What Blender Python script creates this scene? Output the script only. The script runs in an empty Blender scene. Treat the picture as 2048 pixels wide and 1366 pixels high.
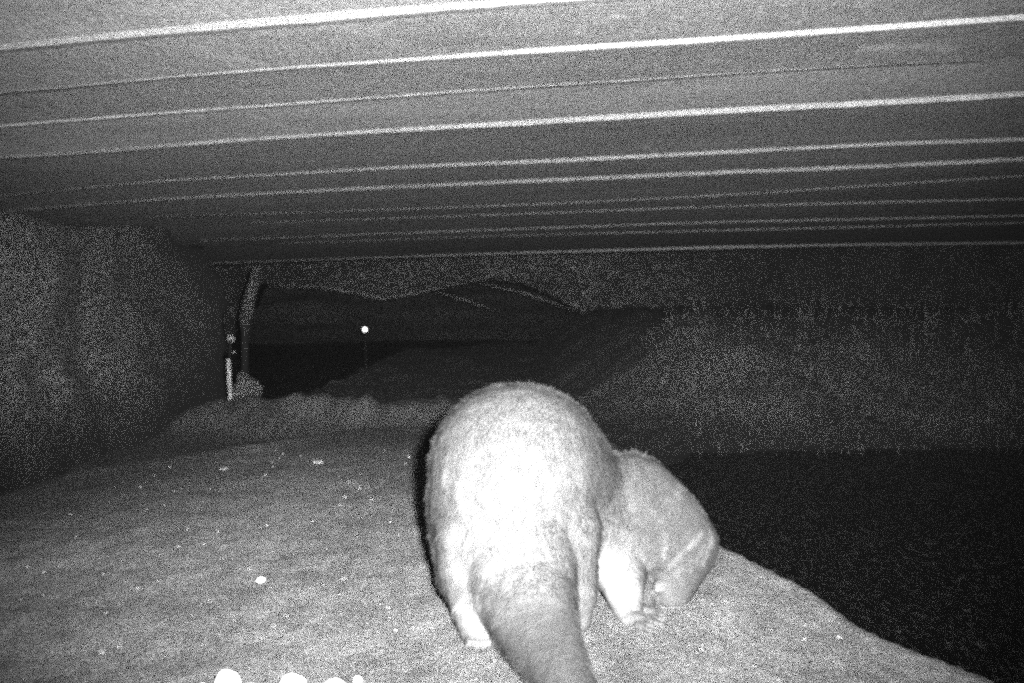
import bpy, math, random
import numpy as np
from mathutils import Vector, Matrix, noise as mnoise
random.seed(4); rng = np.random.default_rng(4)
S = bpy.context.scene
COL = S.collection
# ------------------------------------------------------------------ camera, world, flash, exposure
CAMZ, FPX, HOR = 0.44, 2200.0, 600.0
PITCH = math.atan((683 - HOR) / FPX)
cam = bpy.data.objects.new('camera', bpy.data.cameras.new('camera')); COL.objects.link(cam)
cam.location = (0, 0, CAMZ); cam.rotation_euler = (math.pi/2 - PITCH, 0, 0)
cam.data.lens = 36 * FPX / 2048; cam.data.sensor_width = 36
cam.data.clip_start = 0.02; cam.data.clip_end = 200
cam.data.dof.use_dof = True; cam.data.dof.focus_distance = 1.5; cam.data.dof.aperture_fstop = 8.0
S.camera = cam
W = bpy.data.worlds.new('World'); S.world = W; W.use_nodes = True
W.node_tree.nodes['Background'].inputs[0].default_value = (1, 1, 1, 1)
W.node_tree.nodes['Background'].inputs[1].default_value = 0.0008
fl = bpy.data.lights.new('infrared_flash', 'SPOT')                    # the trail camera's own flash, beside its lens
fl.energy = 1.0; fl.spot_size = math.radians(70); fl.spot_blend = 1.0; fl.shadow_soft_size = 0.014
fl.use_nodes = True
_n = fl.node_tree.nodes; _em = _n['Emission']; _fo = _n.new('ShaderNodeLightFalloff')
_fo.inputs['Strength'].default_value = 2190.0
fl.node_tree.links.new(_fo.outputs['Linear'], _em.inputs['Strength'])
flo = bpy.data.objects.new('infrared_flash', fl); COL.objects.link(flo)
flo.location = (0.05, 0.0, 0.475); flo.rotation_euler = (math.radians(90), 0, math.radians(1.0))
S.view_settings.view_transform = 'Standard'; S.view_settings.look = 'None'
S.view_settings.exposure = 0; S.view_settings.gamma = 1; S.view_settings.use_curve_mapping = False
S.cycles.use_denoising = False; S.cycles.use_adaptive_sampling = False
S.cycles.filter_width = 2.6; S.cycles.max_bounces = 3; S.cycles.diffuse_bounces = 1
S.cycles.sample_clamp_indirect = 1.0

def P(px, py, D):                       # picture point of the photograph (2048 wide) taken to the distance D along +Y
    v = Vector(((px - 1024) / FPX, 1, -(py - 683) / FPX))
    v.rotate(Matrix.Rotation(-PITCH, 3, 'X'))
    v *= D / v.y
    return Vector((v.x, v.y, v.z + CAMZ))
def sst(e0, e1, x):
    t = np.clip((x - e0) / (e1 - e0), 0, 1); return t*t*(3-2*t)

# ------------------------------------------------------------------ materials
def grain(name, mean, bright=0.9, amp=0.5, scale=4.0, stretch=(1, 1, 1), bump=0.3, bscale=60, rough=0.9, base=0.0015, attr=None,
          amp2=0.0, scale2=40, cells=None, camp=0.0):
    """dull mineral or hair surface: a dark body full of fine bright grains, their share set by broad mottling"""
    mean *= 0.32; base *= 0.32
    m = bpy.data.materials.new(name); m.use_nodes = True
    nt = m.node_tree; N = nt.nodes; L = nt.links; b = N['Principled BSDF']
    b.inputs['Roughness'].default_value = rough; b.inputs['Specular IOR Level'].default_value = 0.08
    g = N.new('ShaderNodeNewGeometry')
    mp = N.new('ShaderNodeVectorMath'); mp.operation = 'MULTIPLY'; mp.inputs[1].default_value = stretch
    L.new(g.outputs['Position'], mp.inputs[0])
    def math_(op, a, c):
        n = N.new('ShaderNodeMath'); n.operation = op
        for i, v in enumerate((a, c)):
            if isinstance(v, (int, float)): n.inputs[i].default_value = v
            else: L.new(v, n.inputs[i])
        return n.outputs[0]
    def fbm(sc, det=5):
        n = N.new('ShaderNodeTexNoise'); n.inputs['Scale'].default_value = sc; n.inputs['Detail'].default_value = det
        n.inputs['Roughness'].default_value = 0.6; L.new(mp.outputs[0], n.inputs['Vector'])
        return math_('SUBTRACT', n.outputs['Fac'], 0.5)
    t = math_('ADD', math_('MULTIPLY', fbm(scale), amp*2.4), 1.0)
    if amp2: t = math_('ADD', t, math_('MULTIPLY', fbm(scale2, 3), amp2*2.4))
    t = math_('MAXIMUM', t, 0.12)
    if attr:
        a = N.new('ShaderNodeAttribute'); a.attribute_name = attr
        t = math_('MULTIPLY', t, a.outputs['Fac'])
    if cells:                           # coarse crystals and crumbs, each with a tone of its own
        for cs, st_ in cells:
            vm = N.new('ShaderNodeVectorMath'); vm.operation = 'MULTIPLY'; vm.inputs[1].default_value = st_
            L.new(g.outputs['Position'], vm.inputs[0])
            vo = N.new('ShaderNodeTexVoronoi'); vo.inputs['Scale'].default_value = cs; L.new(vm.outputs[0], vo.inputs['Vector'])
            sp = N.new('ShaderNodeSeparateColor'); L.new(vo.outputs['Color'], sp.inputs[0])
            q = math_('MULTIPLY', math_('POWER', sp.outputs[0], 2.0), 3.0*camp)
            t = math_('MULTIPLY', t, math_('ADD', q, 1.0 - camp))
    share = math_('MULTIPLY', t, mean / bright)
    sc = N.new('ShaderNodeVectorMath'); sc.operation = 'MULTIPLY'; sc.inputs[1].default_value = (20000,)*3
    L.new(g.outputs['Position'], sc.inputs[0])
    wn = N.new('ShaderNodeTexWhiteNoise'); L.new(sc.outputs[0], wn.inputs['Vector'])
    lt = math_('LESS_THAN', wn.outputs['Value'], share)
    mx = N.new('ShaderNodeMix'); mx.data_type = 'RGBA'
    L.new(lt, mx.inputs[0]); mx.inputs[6].default_value = (base,)*3 + (1,); mx.inputs[7].default_value = (bright,)*3 + (1,)
    L.new(mx.outputs[2], b.inputs['Base Color'])
    if bump:
        bn = N.new('ShaderNodeTexNoise'); bn.inputs['Scale'].default_value = bscale; bn.inputs['Detail'].default_value = 4
        L.new(mp.outputs[0], bn.inputs['Vector'])
        bp = N.new('ShaderNodeBump'); bp.inputs['Strength'].default_value = bump; bp.inputs['Distance'].default_value = 0.01
        L.new(bn.outputs['Fac'], bp.inputs['Height']); L.new(bp.outputs[0], b.inputs['Normal'])
    return m
M = {}
M['mud'] = grain('wet_mud', 0.165, 0.7, 0.48, 4.5, (1.3, 0.6, 1), 0.35, 30, amp2=0.50, scale2=19, attr='tone', cells=((560, (1, .5, 1)), (330, (1, .5, 1))), camp=0.20)
M['ceil'] = grain('bare_slab', 0.37, 1.0, 0.36, 1.3, (0.6, 1.5, 1), 0.12, 30, attr='tone', amp2=0.16, scale2=7, cells=((480, (1, .3, 1)), (170, (1, .2, 1))), camp=0.13)
M['rib'] = grain('pale_rib', 0.19, 0.5, 0.35, 4, (1, 1, 1), 0.1, 60, attr='tone', cells=((160, (1, 1, 1)),), camp=0.12)
M['bank'] = grain('dark_earth', 0.020, 1.0, 0.5, 1.6, (1, 1, 1), 0.25, 18, attr='tone', amp2=0.4, scale2=9, cells=((240, (1, 1, .8)), (140, (1, 1, .7))), camp=0.5)
M['far'] = grain('far_rock', 0.020, 1.0, 0.6, 1.6, (1, 1, 1), 0.5, 9, attr='tone', cells=((60, (1, 1, 1)), (35, (1, 1, 1))), camp=0.75)
M['reed'] = grain('dead_stalks', 0.030, 0.8, 0.6, 3, (1, 1, 1), 0, 9, cells=((90, (1, 1, .4)),), camp=0.8)
M['murk'] = grain('black_water', 0.008, 0.8, 0.5, 1.2, (1, 1, 1), 0.3, 9, rough=0.35, cells=((170, (1, .35, 1)), (100, (1, .3, 1))), camp=0.8)
M['palerock'] = grain('pale_rock', 0.022, 0.9, 0.7, 12, (1, 1, 1), 0.5, 30)
M['lip'] = grain('pale_rim', 0.05, 1.0, 0.8, 3.5, (1, 1, 1), 0.2, 40)
M['pebble'] = grain('pebble', 0.13, 0.9, 0.3, 60, (1, 1, 1), 0.2, 200)
M['white'] = grain('white_stone', 1.85, 0.95, 0.03, 60, (1, 1, 1), 0.1, 200)
M['stake'] = grain('stake_paint', 0.13, 0.9, 0.5, 40, (1, 1, 1), 0.1, 200)
M['disc'] = grain('disc_face', 0.06, 0.9, 0.4, 60, (1, 1, 1), 0.1, 200)
M['dark'] = grain('dark_metal', 0.004, 0.4, 0.1, 60, (1, 1, 1), 0, 200)
M['fur'] = grain('fur', 0.080, 0.12, 0.35, 16, (1, 1, 1), 0.15, 300, attr='tone', amp2=0.5, scale2=70, base=0.02)
M['skin'] = grain('bare_skin', 0.09, 0.3, 0.3, 30, (1, 1, 1), 0.2, 200, base=0.01)
M['eye'] = grain('eye', 0.01, 0.1, 0.0, 30, (1, 1, 1), 0, 200, rough=0.3)
M['water'] = M['murk']
lm = bpy.data.materials.new('glint_glow'); lm.use_nodes = True; b = lm.node_tree.nodes['Principled BSDF']
b.inputs['Emission Color'].default_value = (1, 1, 1, 1); b.inputs['Emission Strength'].default_value = 1.6  # glows by itself to stand for a reflected glint
M['glint'] = lm

# ------------------------------------------------------------------ helpers
def mesh_obj(name, V, F, mat, parent=None, smooth=True, tone=None):
    me = bpy.data.meshes.new(name)
    me.from_pydata([tuple(v) for v in V], [], [tuple(f) for f in F]); me.update()
    me.polygons.foreach_set('use_smooth', [smooth]*len(me.polygons))
    a = me.attributes.new('tone', 'FLOAT', 'POINT')
    a.data.foreach_set('value', np.ones(len(V), np.float32) if tone is None else np.asarray(tone, np.float32))
    me.materials.append(mat)
    o = bpy.data.objects.new(name, me); COL.objects.link(o); o.parent = parent
    return o
def tag(o, label=None, cat=None, group=None, kind=None):
    for k, v in (('label', label), ('category', cat), ('group', group), ('kind', kind)):
        if v: o[k] = v
    return o
def empty(name, loc=(0, 0, 0)):
    o = bpy.data.objects.new(name, None); COL.objects.link(o); o.location = loc; o.empty_display_size = 0.05
    return o
def grid(xs, ys, zf, name, mat, parent=None, tonef=None):
    X, Y = np.meshgrid(xs, ys); Z = zf(X, Y)
    V = np.stack([X.ravel(), Y.ravel(), Z.ravel()], 1); nx = len(xs)
    i = np.arange(len(ys)-1)[:, None]*nx + np.arange(nx-1)[None, :]; i = i.ravel()
    F = np.stack([i, i+1, i+nx+1, i+nx], 1)
    return mesh_obj(name, V, F.tolist(), mat, parent, True, None if tonef is None else tonef(X, Y).ravel())
def tube(pts, rad, seg=8, cap=True):
    """closed tapered tube through pts; rad is one radius or one per point"""
    pts = [Vector(p) for p in pts]; n = len(pts)
    rad = [rad]*n if isinstance(rad, (int, float)) else rad
    V, F = [], []; up = Vector((0, 0, 1)) if abs((pts[-1]-pts[0]).normalized().z) < 0.9 else Vector((0, 1, 0))
    for i, p in enumerate(pts):
        d = (pts[min(i+1, n-1)] - pts[max(i-1, 0)]).normalized(); s = d.cross(up).normalized(); u = s.cross(d)
        for k in range(seg):
            a = 2*math.pi*k/seg; V.append(p + (s*math.cos(a) + u*math.sin(a))*rad[i])
    for i in range(n-1):
        for k in range(seg): F.append((i*seg+k, i*seg+(k+1) % seg, (i+1)*seg+(k+1) % seg, (i+1)*seg+k))
    if cap: F.append(tuple(range(seg-1, -1, -1))); F.append(tuple((n-1)*seg+k for k in range(seg)))
    return V, F
def blob(c, r, rough=0.15, seg=14, seed=0):
    """a lumpy rounded stone"""
    V, F = [], []; c = Vector(c); R = Vector(r) if not isinstance(r, (int, float)) else Vector((r, r, r))
    rings = seg//2+1
    for i in range(rings+1):
        th = math.pi*i/rings
        for k in range(seg):
            ph = 2*math.pi*k/seg; d = Vector((math.sin(th)*math.cos(ph), math.sin(th)*math.sin(ph), math.cos(th)))
            s = 1 + rough*2*mnoise.noise(d*1.3 + Vector((seed*7.1, seed*3.3, 1)))
            V.append(c + Vector((d.x*R.x, d.y*R.y, d.z*R.z))*s)
    for i in range(rings):
        for k in range(seg): F.append((i*seg+k, (i+1)*seg+k, (i+1)*seg+(k+1) % seg, i*seg+(k+1) % seg))
    return V, F
def nz(X, Y, s, o=0.0):
    f = np.vectorize(lambda a, b: mnoise.fractal(Vector((a*s+o, b*s-o, o*1.7)), 0.7, 2.1, 4))
    return f(X, Y)

# ------------------------------------------------------------------ the setting: ledge of mud, banks, water
EY = [0.3, 0.8, 1.26, 1.445, 1.73, 2.02, 3.0, 3.8, 4.6, 30]; EX = [0.75, 0.65, 0.545, 0.475, 0.42, 0.375, 0.31, 0.26, 0.2, 0.2]
def near_z(X, Y):
    wob = 0.02*nz(X, Y, 3.0, 5.0)
    xr = np.interp(Y, EY, EX) + wob
    right = sst(0, 0.16, X - xr)
    yf = np.interp(X, [-1.4, -1.06, -0.77, -0.5, 0.4], [2.3, 2.95, 3.35, 3.75, 3.9]) + wob*2
    far = sst(0.0, 0.45, Y - yf); left = sst(0, 0.35, -X - 1.12 + wob)
    z = 0.006*nz(X, Y, 2.2) + 0.003*nz(X, Y, 7, 3) + 0.012*np.exp(-((Y - yf + 0.08)/0.07)**2)*sst(-1.2, -0.6, X)
    dip = np.maximum(far, left)
    z = z*(1-dip) - 0.13*dip
    m = np.exp(-((Y - 4.95 - 0.1*nz(X, Y, 1.3, 9))/0.34)**2)*sst(-1.6, -1.4, X)*(1 - sst(-0.35, 0.0, X))
    z = z + m*(0.095 + 0.04*sst(-1.25, -0.95, X) + 0.06*nz(X, Y, 3, 2))
    bk = sst(5.2, 6.2, Y)
    z = z*(1-bk) - 0.28*bk
    return z*(1-right) - 0.62*right
def ygrid(a, b, n): return a*(b/a)**np.linspace(0, 1, n)
xs = np.concatenate([np.linspace(-6, -1.3, 50), np.linspace(-1.28, 0.8, 150), np.linspace(0.9, 3, 8)])
def ground_tone(X, Y):       # fade with distance and dark left band, painted into the mud as shade
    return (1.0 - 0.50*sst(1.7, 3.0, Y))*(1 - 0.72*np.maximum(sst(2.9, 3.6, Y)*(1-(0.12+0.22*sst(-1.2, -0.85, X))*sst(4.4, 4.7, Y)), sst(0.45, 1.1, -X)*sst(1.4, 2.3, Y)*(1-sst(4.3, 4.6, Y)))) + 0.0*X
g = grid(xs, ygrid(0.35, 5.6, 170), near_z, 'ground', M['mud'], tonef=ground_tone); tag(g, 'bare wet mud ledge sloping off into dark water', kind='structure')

def left_bank():
    ys = ygrid(1.4, 16.5, 110); prof = [(k/26, None) for k in range(27)]; V, F = [], []; R_ = 44
    for y in ys:
        for k in range(R_):
            u = k/(R_-1)
            if u < 0.68: h = -0.3 + 1.02*u/0.68; x = -1.50 - 0.10*h - 0.04*sst(0.5, 0.72, h)*1
            else: h = 0.72 + 0.05*(u-0.68); x = -1.60 - (u-0.68)*12
            n1 = mnoise.fractal(Vector((y*1.3, h*1.8, x*0.5)), 0.7, 2.1, 5); n2 = mnoise.noise(Vector((y*0.8, 3, x*0.4)))
            V.append((x + 0.07*n1, y, h + 0.05*n1 + 0.07*n2*(u > 0.5)))
            V[-1] = (V[-1][0] - 1.0*max(0, y-5.9), y, V[-1][2])
    for i in range(len(ys)-1):
        for k in range(R_-1):
            a = i*R_+k; F.append((a, a+R_, a+R_+1, a+1))
    T = [(2.3 - 2.05*float(sst(3.2, 5.8, v[1])))*(0.12 + 0.88*float(sst(-0.14, 0.26, v[2]))) for v in V]   # shade at the foot and fade with distance, painted into the tone
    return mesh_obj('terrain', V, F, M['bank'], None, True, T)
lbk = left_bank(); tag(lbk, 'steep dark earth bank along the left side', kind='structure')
def right_bank_z(X, Y):
    base = 5.35 + 0.12*(X-1) + 0.12*nz(X, Y, 1.1, 3)
    t = np.clip((Y - base)/2.1, 0, 1)
    z = -0.50 + 0.78*sst(-0.12, 1.0, t) + 0.10*nz(X, Y, 1.2, 7) + 0.04*nz(X, Y, 5, 2)
    side = sst(0.1, 1.3, X)
    z = z*side + (1-side)*(-0.30 + 0.04*nz(X, Y, 1.5, 7))
    return z
rbk = grid(np.linspace(-1.6, 9.5, 190), ygrid(5.1, 16.6, 130), right_bank_z, 'terrain', M['bank'], tonef=lambda X, Y: (1.25 - 0.9*sst(6.2, 7.6, Y) + 0.6*(1-sst(0.2, 1.6, X))*sst(6, 8, Y))*(1-0.5*sst(2.2, 3.4, X))*(0.12 + 0.88*sst(-0.40, -0.12, right_bank_z(X, Y))) + (1-sst(0.3, 1.5, X))*sst(5.8, 7.5, Y)*0.9); tag(rbk, 'dark earth bank across the water on the right', kind='structure')  # tone painted: flank in grazing light lightened, fading upward, dark at the waterline
w = grid(np.linspace(-8, 14, 12), np.linspace(-1, 30, 12), lambda X, Y: -0.36 + 0*X, 'water', M['water']); tag(w, 'still black water beside the ledge', kind='structure')

V, F = [], []
for k in range(1500):
    x = random.uniform(0.9, 4.2); y = random.uniform(5.6, 8.2); z = float(right_bank_z(np.array([[x]]), np.array([[y]]))[0, 0])
    h = random.uniform(0.05, 0.22)*(0.5+abs(mnoise.noise(Vector((x*1.6, y, 0))))*2); l = Vector((random.gauss(0, .35), random.gauss(0, .2), 0)); w_ = random.uniform(0.002, 0.005)
    b0 = len(V); p = Vector((x, y, z-0.01))
    for q in range(4):
        u = q/3; c = p + l*(h*u*u) + Vector((0, 0, h*u)); ww = w_*(1.05-u); V += [c+Vector((-ww, 0, 0)), c+Vector((ww, ww, 0))]
    for q in range(3): F.append((b0+2*q, b0+2*q+1, b0+2*q+3, b0+2*q+2))
tag(mesh_obj('dry_grass', V, F, M['reed']), 'sparse dead stalks on the dark bank at the right', kind='stuff')

# ------------------------------------------------------------------ ceiling with its ribs
CZ, TILT = CAMZ + 0.60, 0.03
def on_ceiling(px, py):
    a = P(px, py, 1.0) - Vector((0, 0, CAMZ))
    D = (CZ - CAMZ)/(a.z - TILT*a.x); return Vector((a.x*D, a.y*D, CAMZ + a.z*D))
RIBS = [  # polyline in the photograph, height of the rib face in pixels, tone at left and at right with the light's fade painted in
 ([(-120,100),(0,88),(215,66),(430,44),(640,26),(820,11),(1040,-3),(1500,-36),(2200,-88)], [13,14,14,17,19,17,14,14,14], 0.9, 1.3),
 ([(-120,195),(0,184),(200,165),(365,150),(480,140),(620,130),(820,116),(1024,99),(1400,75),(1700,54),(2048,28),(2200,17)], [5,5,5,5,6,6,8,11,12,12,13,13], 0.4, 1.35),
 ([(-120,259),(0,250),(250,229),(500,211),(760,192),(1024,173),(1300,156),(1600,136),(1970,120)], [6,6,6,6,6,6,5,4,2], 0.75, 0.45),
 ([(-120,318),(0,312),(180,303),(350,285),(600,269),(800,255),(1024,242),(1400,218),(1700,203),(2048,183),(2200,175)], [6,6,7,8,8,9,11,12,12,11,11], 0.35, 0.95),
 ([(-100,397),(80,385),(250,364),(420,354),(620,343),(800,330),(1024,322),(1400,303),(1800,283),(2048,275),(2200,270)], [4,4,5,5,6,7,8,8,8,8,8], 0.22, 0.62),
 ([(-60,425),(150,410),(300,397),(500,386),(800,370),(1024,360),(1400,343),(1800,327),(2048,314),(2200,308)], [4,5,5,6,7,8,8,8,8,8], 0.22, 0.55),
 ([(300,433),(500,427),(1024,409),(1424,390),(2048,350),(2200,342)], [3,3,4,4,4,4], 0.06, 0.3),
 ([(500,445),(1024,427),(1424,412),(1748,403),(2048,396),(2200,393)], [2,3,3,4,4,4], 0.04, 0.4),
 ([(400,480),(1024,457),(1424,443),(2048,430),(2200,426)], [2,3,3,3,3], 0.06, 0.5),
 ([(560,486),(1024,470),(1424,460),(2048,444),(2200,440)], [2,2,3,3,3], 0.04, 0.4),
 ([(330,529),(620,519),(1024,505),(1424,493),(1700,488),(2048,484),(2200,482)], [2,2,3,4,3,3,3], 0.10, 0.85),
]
PANEL = [1.00, 0.76, 0.62, 0.80, 0.50, 0.50, 0.46, 0.40, 0.44, 0.42, 0.38, 0.3]   # tone of the slab strip before each rib, far ones dimmed for the flash's fade
def edge_y(i, X):
    if i < 0: return np.full_like(X, 0.9)
    pts = [on_ceiling(*p) for p in RIBS[i][0]]
    order = sorted(range(len(pts)), key=lambda k: pts[k].x)
    x = [pts[k].x for k in order]; y = [pts[k].y for k in order]
    s0 = (y[1]-y[0])/(x[1]-x[0]); s1 = (y[-1]-y[-2])/(x[-1]-x[-2])
    r = np.interp(X, x, y)
    return np.where(X < x[0], y[0]+np.clip(s0,-.3,.0)*(X-x[0]), np.where(X > x[-1], y[-1]+np.clip(s1,-.3,0)*(X-x[-1]), r))
STAINS = [([(370,2),(430,20),(462,38)], 5, .45), ([(330,75),(400,105),(480,135)], 6, .3), ([(400,98),(440,112),(520,128)], 14, .3),
 ([(640,48),(720,62),(800,88)], 18, .25), ([(500,230),(560,250),(600,262)], 9, .3), ([(1280,292),(1310,300)], 6, .4), ([(1730,98),(1765,94),(1790,100)], 14, .6),
 ([(1810,96),(1850,92),(1900,100)], 11, .5), ([(1225,32),(1250,33)], 7, .7), ([(1350,35),(1365,35)], 5, .6), ([(1425,120),(1460,122)], 6, .5), ([(1150,62),(1160,66)], 5, .5),
 ([(880,150),(905,152)], 5, .4), ([(1780,66),(1820,64)], 7, .35), ([(1500,225),(1470,229)], 5, .3)]
def stain_tone(P_):
    # old leak marks on the slab: each a short worn streak lying where it lies on the slab
    out = np.zeros(len(P_))
    for pts, w, t in STAINS:
        for k in range(len(pts)-1):
            for u in np.linspace(0, 1, 7):
                q = (pts[k][0]*(1-u)+pts[k+1][0]*u, pts[k][1]*(1-u)+pts[k+1][1]*u); c = on_ceiling(*q); s_ = c.y/FPX
                rx = w*0.9*s_; ry = w*0.5*(c.y**2)/((CZ-CAMZ)*FPX)
                out = np.maximum(out, t*np.exp(-((P_[:, 0]-c.x)/rx)**2 - ((P_[:, 1]-c.y)/ry)**2))
    return out
def build_ceiling():
    X = np.concatenate([np.linspace(-4.6, -1.6, 20), np.linspace(-1.58, 1.8, 320), np.linspace(1.9, 9.5, 30)]); V = []; F = []; T = []
    for i in range(len(RIBS)):
        y0 = edge_y(i-1, X); y1 = edge_y(i, X); n = 40 if i < 5 else 6; b = len(V)
        if i == 0: y0 = np.minimum(y0, y1 - 0.3)
        for k in range(n+1):
            yy = y0 + (y1-y0)*k/n
            for x, y in zip(X, yy):
                V.append((x, y, CZ + TILT*x)); T.append(PANEL[i]*(1.0 if i < 3 else 1 - 0.35*float(sst(1.0, 5.0, x))))  # far strips also painted dimmer towards the right
        for k in range(n):
            for j in range(len(X)-1):
                a = b + k*len(X) + j; F.append((a, a+len(X), a+len(X)+1, a+1))
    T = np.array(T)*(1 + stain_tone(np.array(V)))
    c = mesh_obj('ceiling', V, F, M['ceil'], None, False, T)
    # the slab's upper face and edges, so that it has its real thickness
    sol = c.modifiers.new('thick', 'SOLIDIFY'); sol.thickness = 0.12; sol.offset = -1
    return c
ceil = build_ceiling(); tag(ceil, 'low smooth slab ceiling crossed by pale ribs', kind='structure')
for i, (poly, hpx, t0, t1) in enumerate(RIBS):
    px = np.array([p[0] for p in poly]); py = np.array([p[1] for p in poly]); n = 60
    xx = np.linspace(px[0], px[-1], n); yy = np.interp(xx, px, py)
    yy = np.convolve(np.pad(yy, 3, mode='reflect', reflect_type='odd'), np.ones(7)/7, 'valid')
    hh = np.interp(xx, px, hpx)
    V, F, T = [], [], []
    for k in range(n):
        p = on_ceiling(xx[k], yy[k]); h = hh[k]*p.y/FPX; h *= 1 + 0.12*mnoise.noise(Vector((k*0.6, i*3.1, 0)))
        d = 0.02 + 0.002*p.y
        p = p + Vector((0, 0, 0.002 if i else 0.002))
        V += [p, p+Vector((0, 0, -h)), p+Vector((0, d, -h)), p+Vector((0, d, 0.0))]
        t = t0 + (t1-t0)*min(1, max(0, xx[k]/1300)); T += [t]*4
    for k in range(n-1):
        a = 4*k
        for q in range(4): F.append((a+q, a+(q+1) % 4, a+4+(q+1) % 4, a+4+q))
    F += [(0, 3, 2, 1), (4*n-4, 4*n-3, 4*n-2, 4*n-1)]
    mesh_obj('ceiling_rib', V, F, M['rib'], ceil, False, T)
# ------------------------------------------------------------------ rock wall closing the far end, with a dark mouth
WD = 16.4
MOUTH = [(300,900),(420,760),(470,640),(512,566),(640,575),(700,583),(770,597),(860,580),(960,560),(1040,566),(1100,590),(1160,625),(1240,700),(1330,900)]
def rock_wall():
    root = empty('rock_wall', (0, WD, -0.5))
    xs = np.linspace(-6.0, 9.5, 170); V, F = [], []; nz_ = 12
    mx = [P(a, b, WD).x for a, b in MOUTH]; mz = [P(a, b, WD).z for a, b in MOUTH]
    for side in (0, 1):
        for x in xs:
            z0 = np.interp(x, mx, mz) if mx[0] < x < mx[-1] else -1.2
            z0 += 0.02*mnoise.noise(Vector((x*5, 0, 2)))
            z1 = CZ + TILT*x + 0.05
            for k in range(nz_):
                z = z0 + (z1-z0)*k/(nz_-1)
                y = WD + (0.9 if side else 0) + 0.25*mnoise.fractal(Vector((x*1.5, z*2.2, side*5)), 0.7, 2, 4)
                V.append((x, y-WD, z+0.5))
    nx = len(xs)
    for side in (0, 1):
        for i in range(nx-1):
            for k in range(nz_-1):
                a = side*nx*nz_ + i*nz_ + k; f = (a, a+nz_, a+nz_+1, a+1); F.append(f if side == 0 else f[::-1])
    for i in range(nx-1):
        for k in (0, nz_-1):
            a = i*nz_+k; b_ = nx*nz_+a; F.append((a, b_, b_+nz_, a+nz_))
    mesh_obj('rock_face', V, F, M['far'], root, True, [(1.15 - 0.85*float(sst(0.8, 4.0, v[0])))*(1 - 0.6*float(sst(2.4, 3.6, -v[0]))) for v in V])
    def lip(pts, r):
        P3 = []; n = len(pts)*6; pp = np.array(pts, float)
        for k in range(n):
            s = (len(pts)-1)*k/(n-1); x = np.interp(s, range(len(pp)), pp[:, 0]); y = np.interp(s, range(len(pp)), pp[:, 1])
            q = P(x, y, WD-0.28); q.z += 0.02*mnoise.noise(Vector((k*0.8, r*50, 3))); P3.append(q - root.location)
        rr = [r*(0.35+0.9*math.sin(math.pi*(k+.5)/n)) for k in range(n)]
        v, f = tube(P3, rr, 6); mesh_obj('pale_rim', v, f, M['lip'], root)  # paler line laid along the edge of the mouth
    lip([(535,572),(600,573),(640,575),(700,583),(770,598),(860,580),(930,566)], 0.022)
    lip([(870,583),(920,597),(990,622)], 0.016); lip([(930,566),(985,550),(1040,532),(1110,540)], 0.02)
    lip([(960,566),(1010,578),(1060,590),(1150,622)], 0.016)
    return tag(root, 'rough rock wall at the far end, cut by a low dark irregular mouth', 'rock wall')
rock_wall()
def far_z(X, Y): return -0.45 + 0.16*np.maximum(0, Y-21) + 0.25*nz(X, Y, 0.35, 6)
fh = grid(np.linspace(-16, 22, 60), np.linspace(16.9, 36, 40), far_z, 'hills', M['far'], tonef=lambda X, Y: 1.2 + 1.2*sst(20, 27, Y)); tag(fh, 'dark rising ground seen through the far mouth', kind='structure')

# ------------------------------------------------------------------ far small things
def drop(z): return z
def ground_at(x, y): return float(near_z(np.array([[x]]), np.array([[y]]))[0, 0])
# pale marker stake with a round reflector
D0 = 4.95; bse = P(461, 812, D0); gz = ground_at(bse.x, D0)
st = empty('marker_stake', (bse.x, D0, gz))
def rel(px, py, D, o): return P(px, py, D) - o.location
v, f = tube([Vector((0, 0, -0.03)), Vector((-0.002, 0, 0.03)), rel(459, 770, D0, st), rel(457, 718, D0, st)], [0.0085, 0.0085, 0.0105, 0.0105], 10)
mesh_obj('post', v, f, M['stake'], st)
v, f = tube([rel(457, 722, D0, st)+Vector((0, .004, 0)), rel(460, 700, D0, st)+Vector((0, .004, 0)), rel(462, 670, D0, st)+Vector((0, .004, 0))], 0.003, 6)
mesh_obj('rod', v, f, M['dark'], st)
v, f = blob(rel(462, 677, D0-0.006, st), (0.019, 0.006, 0.019), 0.05, 16, 1); mesh_obj('reflector', v, f, M['disc'], st)
v, f = blob(rel(468, 704, D0-0.004, st), (0.008, 0.006, 0.008), 0.1, 10, 2); mesh_obj('clip', v, f, M['disc'], st)
tag(st, 'short pale stake standing upright with a small round reflector above it', 'stake')
q = P(487, 815, 5.0); v, f = blob(Vector((0, 0, 0.02)), (0.075, 0.05, 0.085), 0.35, 18, 3)
o = mesh_obj('rock', v, f, M['palerock']); o.location = (q.x, 5.0, ground_at(q.x, 5.0)); tag(o, 'dull wedge of rock just right of the pale stake', 'rock')
q = P(497, 640, 8.2); v = []; 
v, f = tube([P(488, 660, 8.2)-P(488, 660, 8.2)+Vector((0, 0, -0.9)), P(490, 668, 8.2)-P(488, 660, 8.2), P(492, 640, 8.2)-P(488, 660, 8.2), P(500, 590, 8.2)-P(488, 660, 8.2), P(515, 535, 8.2)-P(488, 660, 8.2)], [0.02, 0.022, 0.055, 0.05, 0.035], 9)
v = [x + Vector((0.02*mnoise.noise(x*9), 0.02*mnoise.noise(x*7), 0)) for x in v]
o = mesh_obj('tree_trunk', v, f, M['bank'], None, True, [0.1 + 1.0*float(sst(-0.03, 0.2, x.z)) for x in v]); o.location = P(488, 660, 8.2); tag(o, 'faint pale leaning trunk above and right of the stake, against the dark', 'tree trunk')
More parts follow.
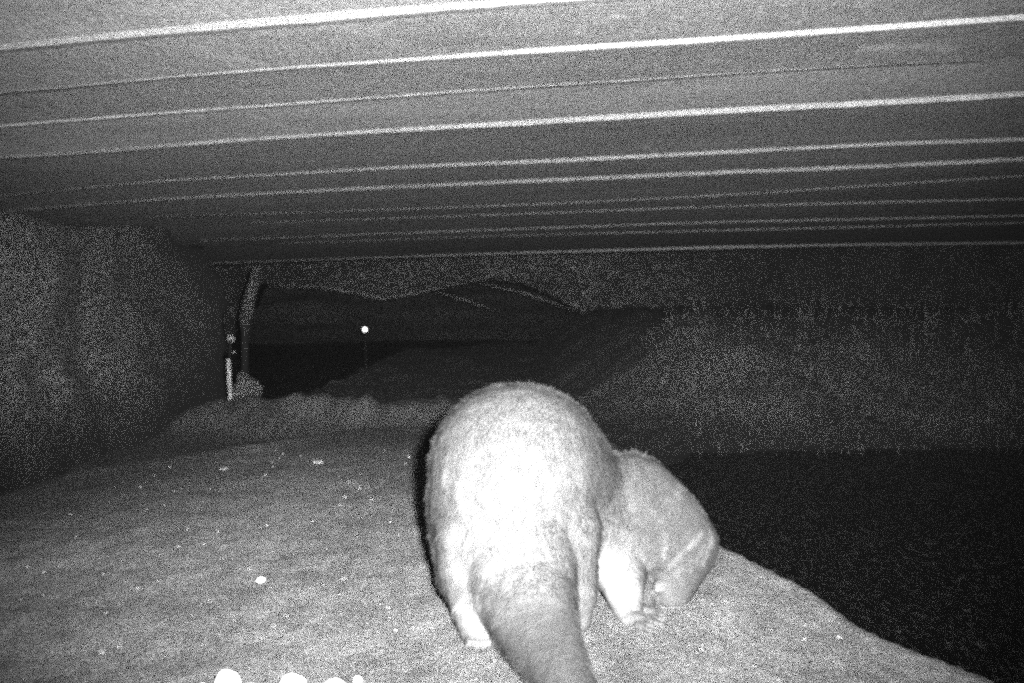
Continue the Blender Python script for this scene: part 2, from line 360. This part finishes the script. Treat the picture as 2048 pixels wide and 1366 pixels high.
# small glint in the dark mouth, made to glow; its mount is added
D1 = 9.5; c = P(730, 659, D1); lp = empty('glint_post', (c.x, D1+0.03, -0.33))
v, f = tube([Vector((0, 0, -0.05)), Vector((0, 0, c.z+0.33-0.02))], 0.004, 8); mesh_obj('post', v, f, M['dark'], lp)
v, f = blob(c-lp.location+Vector((0, .015, 0)), (0.022, 0.02, 0.022), 0.0, 16); mesh_obj('glint_back', v, f, M['dark'], lp)
v, f = blob(c-lp.location+Vector((0, -.008, 0)), (0.018, 0.012, 0.018), 0.0, 18); mesh_obj('lens', v, f, M['glint'], lp)  # self-lit bead for the glint
tag(lp, 'tiny bright round glint in the middle of the dark background', 'glint')
# ------------------------------------------------------------------ stones on the mud
def on_ground(px, py):
    a = P(px, py, 1.0) - Vector((0, 0, CAMZ)); D = CAMZ/(-a.z); return Vector((a.x*D, a.y*D, 0))
def stone(px, py, wpx, hpx, mat, name, label, cat, group=None, rough=0.15, top=None):
    p = on_ground(px, py); s = p.y/FPX; r = (wpx*s/2, wpx*s/2*0.9, max(hpx*s/2, 0.0015))
    v, f = blob((0, 0, 0), r, rough, 16, px*0.37); o = mesh_obj(name, v, f, M[mat])
    o.location = (p.x, p.y, ground_at(p.x, p.y) + r[2]*0.55); return tag(o, label, cat, group)
stone(456, 1386, 56, 62, 'white', 'white_stone', 'largest round white stone at the bottom edge, leftmost of the three big ones', 'stone', 'white stones at the bottom edge', 0.09)
stone(584, 1386, 56, 56, 'white', 'white_stone', 'round white stone at the bottom edge, between the two other big ones', 'stone', 'white stones at the bottom edge', 0.09)
stone(667, 1393, 52, 46, 'white', 'white_stone', 'white stone barely rising over the bottom edge, rightmost of the three big ones', 'stone', 'white stones at the bottom edge', 0.09)
stone(406, 1379, 24, 16, 'white', 'small_white_stone', 'small white stone at the bottom edge, left of the largest white stone', 'stone', 'white stones at the bottom edge', 0.09)
stone(501, 1378, 24, 16, 'white', 'small_white_stone', 'small white stone at the bottom edge, touching the right of the largest white stone', 'stone', 'white stones at the bottom edge', 0.09)
stone(715, 1367, 17, 20, 'white', 'small_white_stone', 'little white stone at the bottom edge, right of all the big white ones', 'stone', 'white stones at the bottom edge', 0.1)
stone(522, 1161, 18, 10, 'white', 'bright_pebble', 'brightest flat pebble in the middle of the left mud', 'pebble')
stone(635, 927, 26, 8, 'pebble', 'flat_pebble', 'flat pale pebble near the far edge of the mud, left of the otter', 'pebble')
stone(688, 1160, 18, 8, 'pebble', 'flat_pebble', 'pale flat pebble level with the brightest one, towards the otter', 'pebble')
stone(448, 941, 18, 6, 'pebble', 'flat_pebble', 'pale flake of stone at the far edge of the mud, below the stake', 'pebble')
stone(204, 1305, 18, 14, 'pebble', 'round_pebble', 'dull rounded pebble alone at the lower left', 'pebble')
SP = [(340,936,9),(625,1042,10),(142,1031,10),(152,1077,8),(87,1145,12),(86,1193,12),(42,1204,10),(497,1138,14),(540,1178,12),(678,1190,10),(758,1208,12),
 (852,1107,10),(588,1104,9),(402,1210,10),(385,1234,9),(642,1238,10),(780,1238,9),(708,1325,11),(273,1276,8),(405,1290,10),(900,1328,9),(847,1366,10),
 (1313,1358,14),(1282,1325,9),(1380,1260,8),(1395,1302,8),(1543,1261,8),(1594,1313,8),(1640,1290,6),(1230,1350,9),(255,1165,8),(140,1270,8),(655,1096,8),
 (530,955,10),(545,935,8),(1210,1300,8),(1435,1262,7),(1710,1360,7),(320,1110,6),(800,1140,7),(980,1345,8)]
proto = None
for i, (px, py, wp) in enumerate(SP):
    wp *= 0.75
    p = on_ground(px, py); s = p.y/FPX*wp
    if proto is None:
        v, f = blob((0, 0, 0), (0.5, 0.42, 0.26), 0.2, 12, 5); o = proto = mesh_obj('small_pebble', v, f, M['pebble'])
    else:
        o = proto.copy(); COL.objects.link(o)
    o.location = (p.x, p.y, ground_at(p.x, p.y)+s*0.16); o.scale = (s, s, s); o.rotation_euler.z = random.random()*6
    tag(o, 'tiny pale pebble lying on the mud, one of many alike', 'pebble', 'tiny pebbles strewn on the mud')
# finer grit, beyond counting
V, F = [], []
for k in range(420):
    D = 1.05 + 2.2*random.random()**1.3; x = -1.0 + 1.45*random.random(); xr = np.interp(D, EY, EX)
    if x > xr-0.03: continue
    r = 0.0010 + 0.0035*random.random()**4
    v, f = blob((x, D, 0.5*r + 0.001), (r*1.3, r, r*0.7), 0.2, 6, k); b_ = len(V); V += v; F += [tuple(i+b_ for i in q) for q in f]
gr = mesh_obj('grit', V, F, M['pebble']); tag(gr, 'fine grit scattered over the mud ledge', kind='stuff')

# ------------------------------------------------------------------ the otter
def build_otter():
    root = empty('otter', (P(1030, 1290, 1.42).x, 1.45, 0.0)); R0 = root.location.copy()
    V, F = [], []
    def cap(a, ra, b, rb, n=6, seg=20):
        A, B = P(*a), P(*b); r1, r2 = ra*a[2]/FPX, rb*b[2]/FPX
        m = max(1, n)
        for k in range(m+1):
            t = k/m; c = A.lerp(B, t); r = r1+(r2-r1)*t
            v, f = blob(c - R0, r, 0.0, seg); b0 = len(V); V.extend(v); F.extend([tuple(i+b0 for i in q) for q in f])
    # trunk: rump hump nearest the camera, back dropping away to the shoulders, neck and head turned down to the right
    cap((1030, 940, 1.54), 172, (1020, 1010, 1.53), 166)
    cap((1020, 1010, 1.53), 166, (1024, 1095, 1.50), 156)
    cap((1048, 935, 1.56), 164, (1110, 985, 1.62), 140)
    cap((1110, 985, 1.62), 138, (1200, 1030, 1.64), 104)
    cap((1100, 1040, 1.58), 120, (1205, 1060, 1.63), 108)
    cap((1200, 1030, 1.64), 104, (1262, 1014, 1.645), 106)
    cap((1262, 1014, 1.645), 106, (1318, 1054, 1.635), 94)
    cap((1318, 1054, 1.635), 94, (1362, 1092, 1.62), 76)
    cap((1362, 1090, 1.62), 76, (1352, 1140, 1.60), 57)
    cap((1352, 1140, 1.60), 57, (1343, 1186, 1.58), 39)
    cap((1405, 1082, 1.62), 30, (1380, 1062, 1.63), 40, 3)
    cap((1235, 1070, 1.60), 70, (1320, 1085, 1.61), 70)
    # left hind leg
    cap((955, 1060, 1.48), 88, (945, 1140, 1.46), 72); cap((945, 1140, 1.46), 72, (955, 1210, 1.43), 50)
    cap((955, 1210, 1.43), 54, (958, 1266, 1.41), 38)
    cap((958, 1268, 1.405), 33, (975, 1262, 1.47), 22)
    # right hind leg
    cap((1120, 1060, 1.49), 84, (1128, 1130, 1.475), 66); cap((1130, 1135, 1.475), 66, (1148, 1195, 1.46), 46)
    cap((1148, 1195, 1.46), 44, (1158, 1243, 1.458), 24); cap((1158, 1240, 1.458), 18, (1172, 1250, 1.49), 14)
    # belly low between the legs
    cap((1040, 1130, 1.50), 120, (1055, 1190, 1.48), 95)
    # tail, thick at its root, lying on the mud towards the camera
    cap((1032, 1080, 1.48), 125, (1050, 1190, 1.405), 104, 8); cap((1050, 1190, 1.405), 102, (1082, 1275, 1.295), 80, 8)
    cap((1082, 1275, 1.295), 80, (1132, 1368, 1.165), 60, 10); cap((1132, 1368, 1.165), 60, (1185, 1480, 1.04), 50, 10)
    cap((1185, 1480, 1.04), 50, (1235, 1640, 0.90), 30, 10); cap((1235, 1640, 0.90), 30, (1250, 1800, 0.79), 12, 10)
    # fore legs and chest
    cap((1232, 1070, 1.61), 76, (1240, 1140, 1.57), 54); cap((1240, 1140, 1.57), 54, (1250, 1190, 1.53), 38)
    cap((1250, 1190, 1.53), 38, (1260, 1236, 1.50), 25)
    cap((1268, 1090, 1.66), 58, (1283, 1170, 1.60), 32); cap((1283, 1170, 1.60), 34, (1287, 1222, 1.55), 24)
    # paws with their toes
    for (x, y, D) in ((1270, 1246, 1.49), (1292, 1234, 1.53)):
        cap((x-8, y-6, D), 20, (x+8, y-2, D-0.01), 18, 2, 12)
        for k in range(4): cap((x+6, y-2+(k-1.5)*5, D-0.012+(1.5-k)*0.012), 9.5, (x+36-abs(k-1.5)*4, y+3+(k-1.5)*8, D-0.02+(1.5-k)*0.022), 7.5, 3, 10)
    for k in range(4): cap((945+k*10, 1278, 1.40+0.002*k), 18, (938+k*15, 1290-abs(k-1.5)*2, 1.37+0.003*k), 9, 3, 10)
    # cheeks and brow
    cap((1322, 1120, 1.60), 30, (1330, 1160, 1.58), 24); cap((1330, 1170, 1.57), 20, (1320, 1174, 1.56), 14, 2)
    tmp = mesh_obj('body', V, F, M['fur'], root)
    rm = tmp.modifiers.new('r', 'REMESH'); rm.mode = 'VOXEL'; rm.voxel_size = 0.0030; rm.use_smooth_shade = True
    def bake():
        dg = bpy.context.evaluated_depsgraph_get(); dg.update()
        me_ = bpy.data.meshes.new_from_object(tmp.evaluated_get(dg)); tmp.modifiers.clear(); tmp.data = me_; me_.name = 'body'; return me_
    me = bake()
    vg = tmp.vertex_groups.new(name='trunk')
    for v in me.vertices:
        q = v.co + R0; fine = float(sst(0.03, 0.085, q.z)) if q.y > 1.33 and q.z < 0.085 else 1.0
        if q.x > P(1300, 1100, 1.6).x and q.z < 0.13: fine = min(fine, 0.35)
        vg.add([v.index], max(0.06, fine), 'REPLACE')
    sm = tmp.modifiers.new('s', 'SMOOTH'); sm.factor = 0.7; sm.iterations = 30; sm.vertex_group = 'trunk'
    me = bake()
    me.materials.clear(); me.materials.append(M['fur'])
    n = len(me.vertices); co = np.empty(n*3); me.vertices.foreach_get('co', co); co = co.reshape(-1, 3)
    for p in me.polygons: p.use_smooth = True
    # coat colour: pale throat and inner fore leg, with lit rump and tail root and shaded back painted in
    W3 = co + np.array(R0)
    def near(p, r): return np.exp(-(np.linalg.norm(W3 - np.array(P(*p)), axis=1)/r)**2)
    def tone_of(Q):
        def nr(p, r): return np.exp(-(np.linalg.norm(Q - np.array(P(*p)), axis=1)/r)**2)
        t = 1.05 + 0*Q[:, 0]
        t += 2.4*nr((1225, 1165, 1.51), 0.042) + 1.2*nr((1215, 1120, 1.52), 0.03) + 1.6*nr((958, 1240, 1.38), 0.022)+1.3*nr((955, 1205, 1.38), 0.02)
        t += 1.3*nr((1312, 1172, 1.55), 0.014) + 0.45*nr((1000, 1000, 1.38), 0.09)
        t -= 0.50*sst(1.49, 1.58, Q[:, 1])
        t += 1.0*nr((1045, 1170, 1.36), 0.075) + 0.05*nr((1085, 1265, 1.24), 0.07) - 0.28*sst(0.0, 0.16, 1.32-Q[:, 1])
        for a_, b_, w_, k_ in (((1335, 1118), (1398, 1060), 7, 1.1), ((1400, 1122), (1420, 1072), 7, 1.0), ((1322, 1100), (1325, 1056), 6, 0.9), ((1372, 1130), (1402, 1088), 6, 0.8), ((1345, 1135), (1375, 1108), 6, 0.6)):
            A_ = np.array(P(*a_, 1.6))[[0, 2]]; B_ = np.array(P(*b_, 1.6))[[0, 2]]; q_ = Q[:, [0, 2]] - A_; d_ = B_-A_
            u_ = np.clip((q_ @ d_)/(d_ @ d_), 0, 1)[:, None]
            t += 0.6*k_*np.exp(-(np.linalg.norm(q_ - u_*d_, axis=1)/(0.8*w_*1.6/FPX))**2)*(Q[:, 1] < 1.64)
        t -= 0.30*nr((1360, 1100, 1.60), 0.07)
        return np.clip(t, 0.3, 4)
    if 'tone' in me.attributes: me.attributes.remove(me.attributes['tone'])
    a = me.attributes.new('tone', 'FLOAT', 'POINT'); a.data.foreach_set('value', tone_of(W3).astype(np.float32))
    # fur: short overlapping guard hairs lying back along the body
    me.calc_loop_triangles(); tri = np.empty(len(me.loop_triangles)*3, np.int32); me.loop_triangles.foreach_get('vertices', tri); tri = tri.reshape(-1, 3)
    nr_ = np.empty(n*3); me.vertices.foreach_get('normal', nr_); nr_ = nr_.reshape(-1, 3)
    A, B, C = co[tri[:, 0]], co[tri[:, 1]], co[tri[:, 2]]
    ar = np.linalg.norm(np.cross(B-A, C-A), axis=1); cnt = 130000
    idx = rng.choice(len(tri), cnt, p=ar/ar.sum()); u = rng.random((cnt, 2)); fl_ = u.sum(1) > 1; u[fl_] = 1-u[fl_]
    Pt = A[idx] + (B-A)[idx]*u[:, :1] + (C-A)[idx]*u[:, 1:]
    Nn = nr_[tri[idx, 0]]; Wp = Pt + np.array(R0)
    flow = np.tile(np.array([-0.25, -0.75, -0.8]), (cnt, 1))
    head = sst(1.30, 1.36, Wp[:, 0]*0 + (Wp[:, 0]-P(1290, 1050, 1.65).x)*2+1.3)[:, None]
    flow = flow*(1-head) + head*np.array([-0.5, 0.3, 0.3])
    tl = sst(0, 0.1, 1.33-Wp[:, 1])[:, None]; flow = flow*(1-tl) + tl*np.array([0.12, -1.0, 0.05])
    cv = np.array([mnoise.noise_vector(Vector(q)*45) for q in Pt]); flow += rng.normal(0, 0.14, (cnt, 3)) + cv*0.9; flow -= Nn*(flow*Nn).sum(1, keepdims=True)
    flow /= np.linalg.norm(flow, axis=1, keepdims=True)+1e-9
    d = 0.9*flow + Nn*rng.uniform(0.15, 0.65, (cnt, 1)); d /= np.linalg.norm(d, axis=1, keepdims=True)
    cl = np.array([mnoise.noise(Vector(q)*70) for q in Pt])
    Ls = rng.uniform(0.007, 0.016, (cnt, 1))*(1+0.6*cl[:, None])
    small = (Wp[:, 2] < 0.045) & (Wp[:, 1] > 1.36); Ls[small] *= 0.45; Ls[Wp[:, 1] < 1.3] *= 0.6
    Ls[Wp[:, 0] > P(1315, 1100, 1.6).x] *= 0.55
    side = np.cross(d, Nn); side /= np.linalg.norm(side, axis=1, keepdims=True)+1e-9
    wd = rng.uniform(0.0005, 0.0010, (cnt, 1))
    base = Pt - Nn*0.0008
    HV = np.stack([base-side*wd, base+side*wd, base+d*Ls], 1).reshape(-1, 3)
    fm = bpy.data.meshes.new('fur'); fm.vertices.add(cnt*3); fm.vertices.foreach_set('co', HV.ravel())
    fm.loops.add(cnt*3); fm.loops.foreach_set('vertex_index', np.arange(cnt*3, dtype=np.int32))
    fm.polygons.add(cnt); fm.polygons.foreach_set('loop_start', np.arange(0, cnt*3, 3, dtype=np.int32)); fm.update(calc_edges=True)
    a = fm.attributes.new('tone', 'FLOAT', 'POINT')
    jit = rng.uniform(0.6, 1.4, cnt)*(1+0.9*cl); a.data.foreach_set('value', np.repeat(tone_of(Wp)*jit, 3).astype(np.float32))
    fm.materials.append(M['fur']); fo = bpy.data.objects.new('fur', fm); COL.objects.link(fo); fo.parent = root
    # face
    def part(name, c, r, mat, seed=1, rough=0.05):
        v, f = blob(P(*c)-R0, r, rough, 14, seed); return mesh_obj(name, v, f, M[mat], root)
    part('nose', (1347, 1219, 1.553), (0.0085, 0.006, 0.0055), 'skin'); part('eye', (1324, 1134, 1.575), (0.003, 0.0025, 0.003), 'eye')
    part('ear', (1324, 1080, 1.615), (0.005, 0.004, 0.014), 'skin', 3); part('ear', (1418, 1090, 1.62), (0.006, 0.005, 0.012), 'skin', 4)
    for k, (ex, ey, ed) in enumerate(((1290, 1165, 1.52), (1286, 1182, 1.50), (1294, 1200, 1.50), (1300, 1214, 1.49), (1402, 1205, 1.54), (1408, 1192, 1.53))):
        p0 = P(1318 if k < 4 else 1382, 1172+k*5 if k < 4 else 1182, 1.565)-R0; p1 = P(ex, ey, ed)-R0; m_ = (p0+p1)/2 + Vector((0, -0.004, 0.003))
        v, f = tube([p0, m_, p1], [0.0004, 0.0003, 0.0001], 6); mesh_obj('whisker', v, f, M['pebble'], root)
    for (x, y, D) in ((1270, 1246, 1.49), (1292, 1234, 1.53)):
        for k in range(4):
            p = P(x+40-abs(k-1.5)*4, y+4+(k-1.5)*8, D-0.021+(1.5-k)*0.022)-R0
            v, f = tube([p, p+Vector((0.006, -0.002, -0.003))], [0.0016, 0.0004], 6); mesh_obj('claw', v, f, M['skin'], root)
    return tag(root, 'furry otter hunched with its back to us, head bent to the mud on the right', 'otter')
build_otter()

# ------------------------------------------------------------------ thin even veil, added to lift the blacks to grey
hv = [(x, y, z) for z in (-3.0, 6.5) for y in (-4.0, 40.0) for x in (-20.0, 26.0)]
hf = [(0, 2, 3, 1), (4, 5, 7, 6), (0, 1, 5, 4), (2, 6, 7, 3), (0, 4, 6, 2), (1, 3, 7, 5)]
hm = bpy.data.materials.new('added_mist'); hm.use_nodes = True; nt = hm.node_tree; nt.nodes.remove(nt.nodes['Principled BSDF'])
pv = nt.nodes.new('ShaderNodeVolumePrincipled'); pv.inputs['Density'].default_value = 0.00011; pv.inputs['Color'].default_value = (0.95, 0.95, 0.95, 1)
nt.links.new(pv.outputs[0], nt.nodes['Material Output'].inputs['Volume'])
tag(mesh_obj('added_haze', hv, hf, hm, smooth=False), 'thin veil added to grey the dark', kind='stuff')
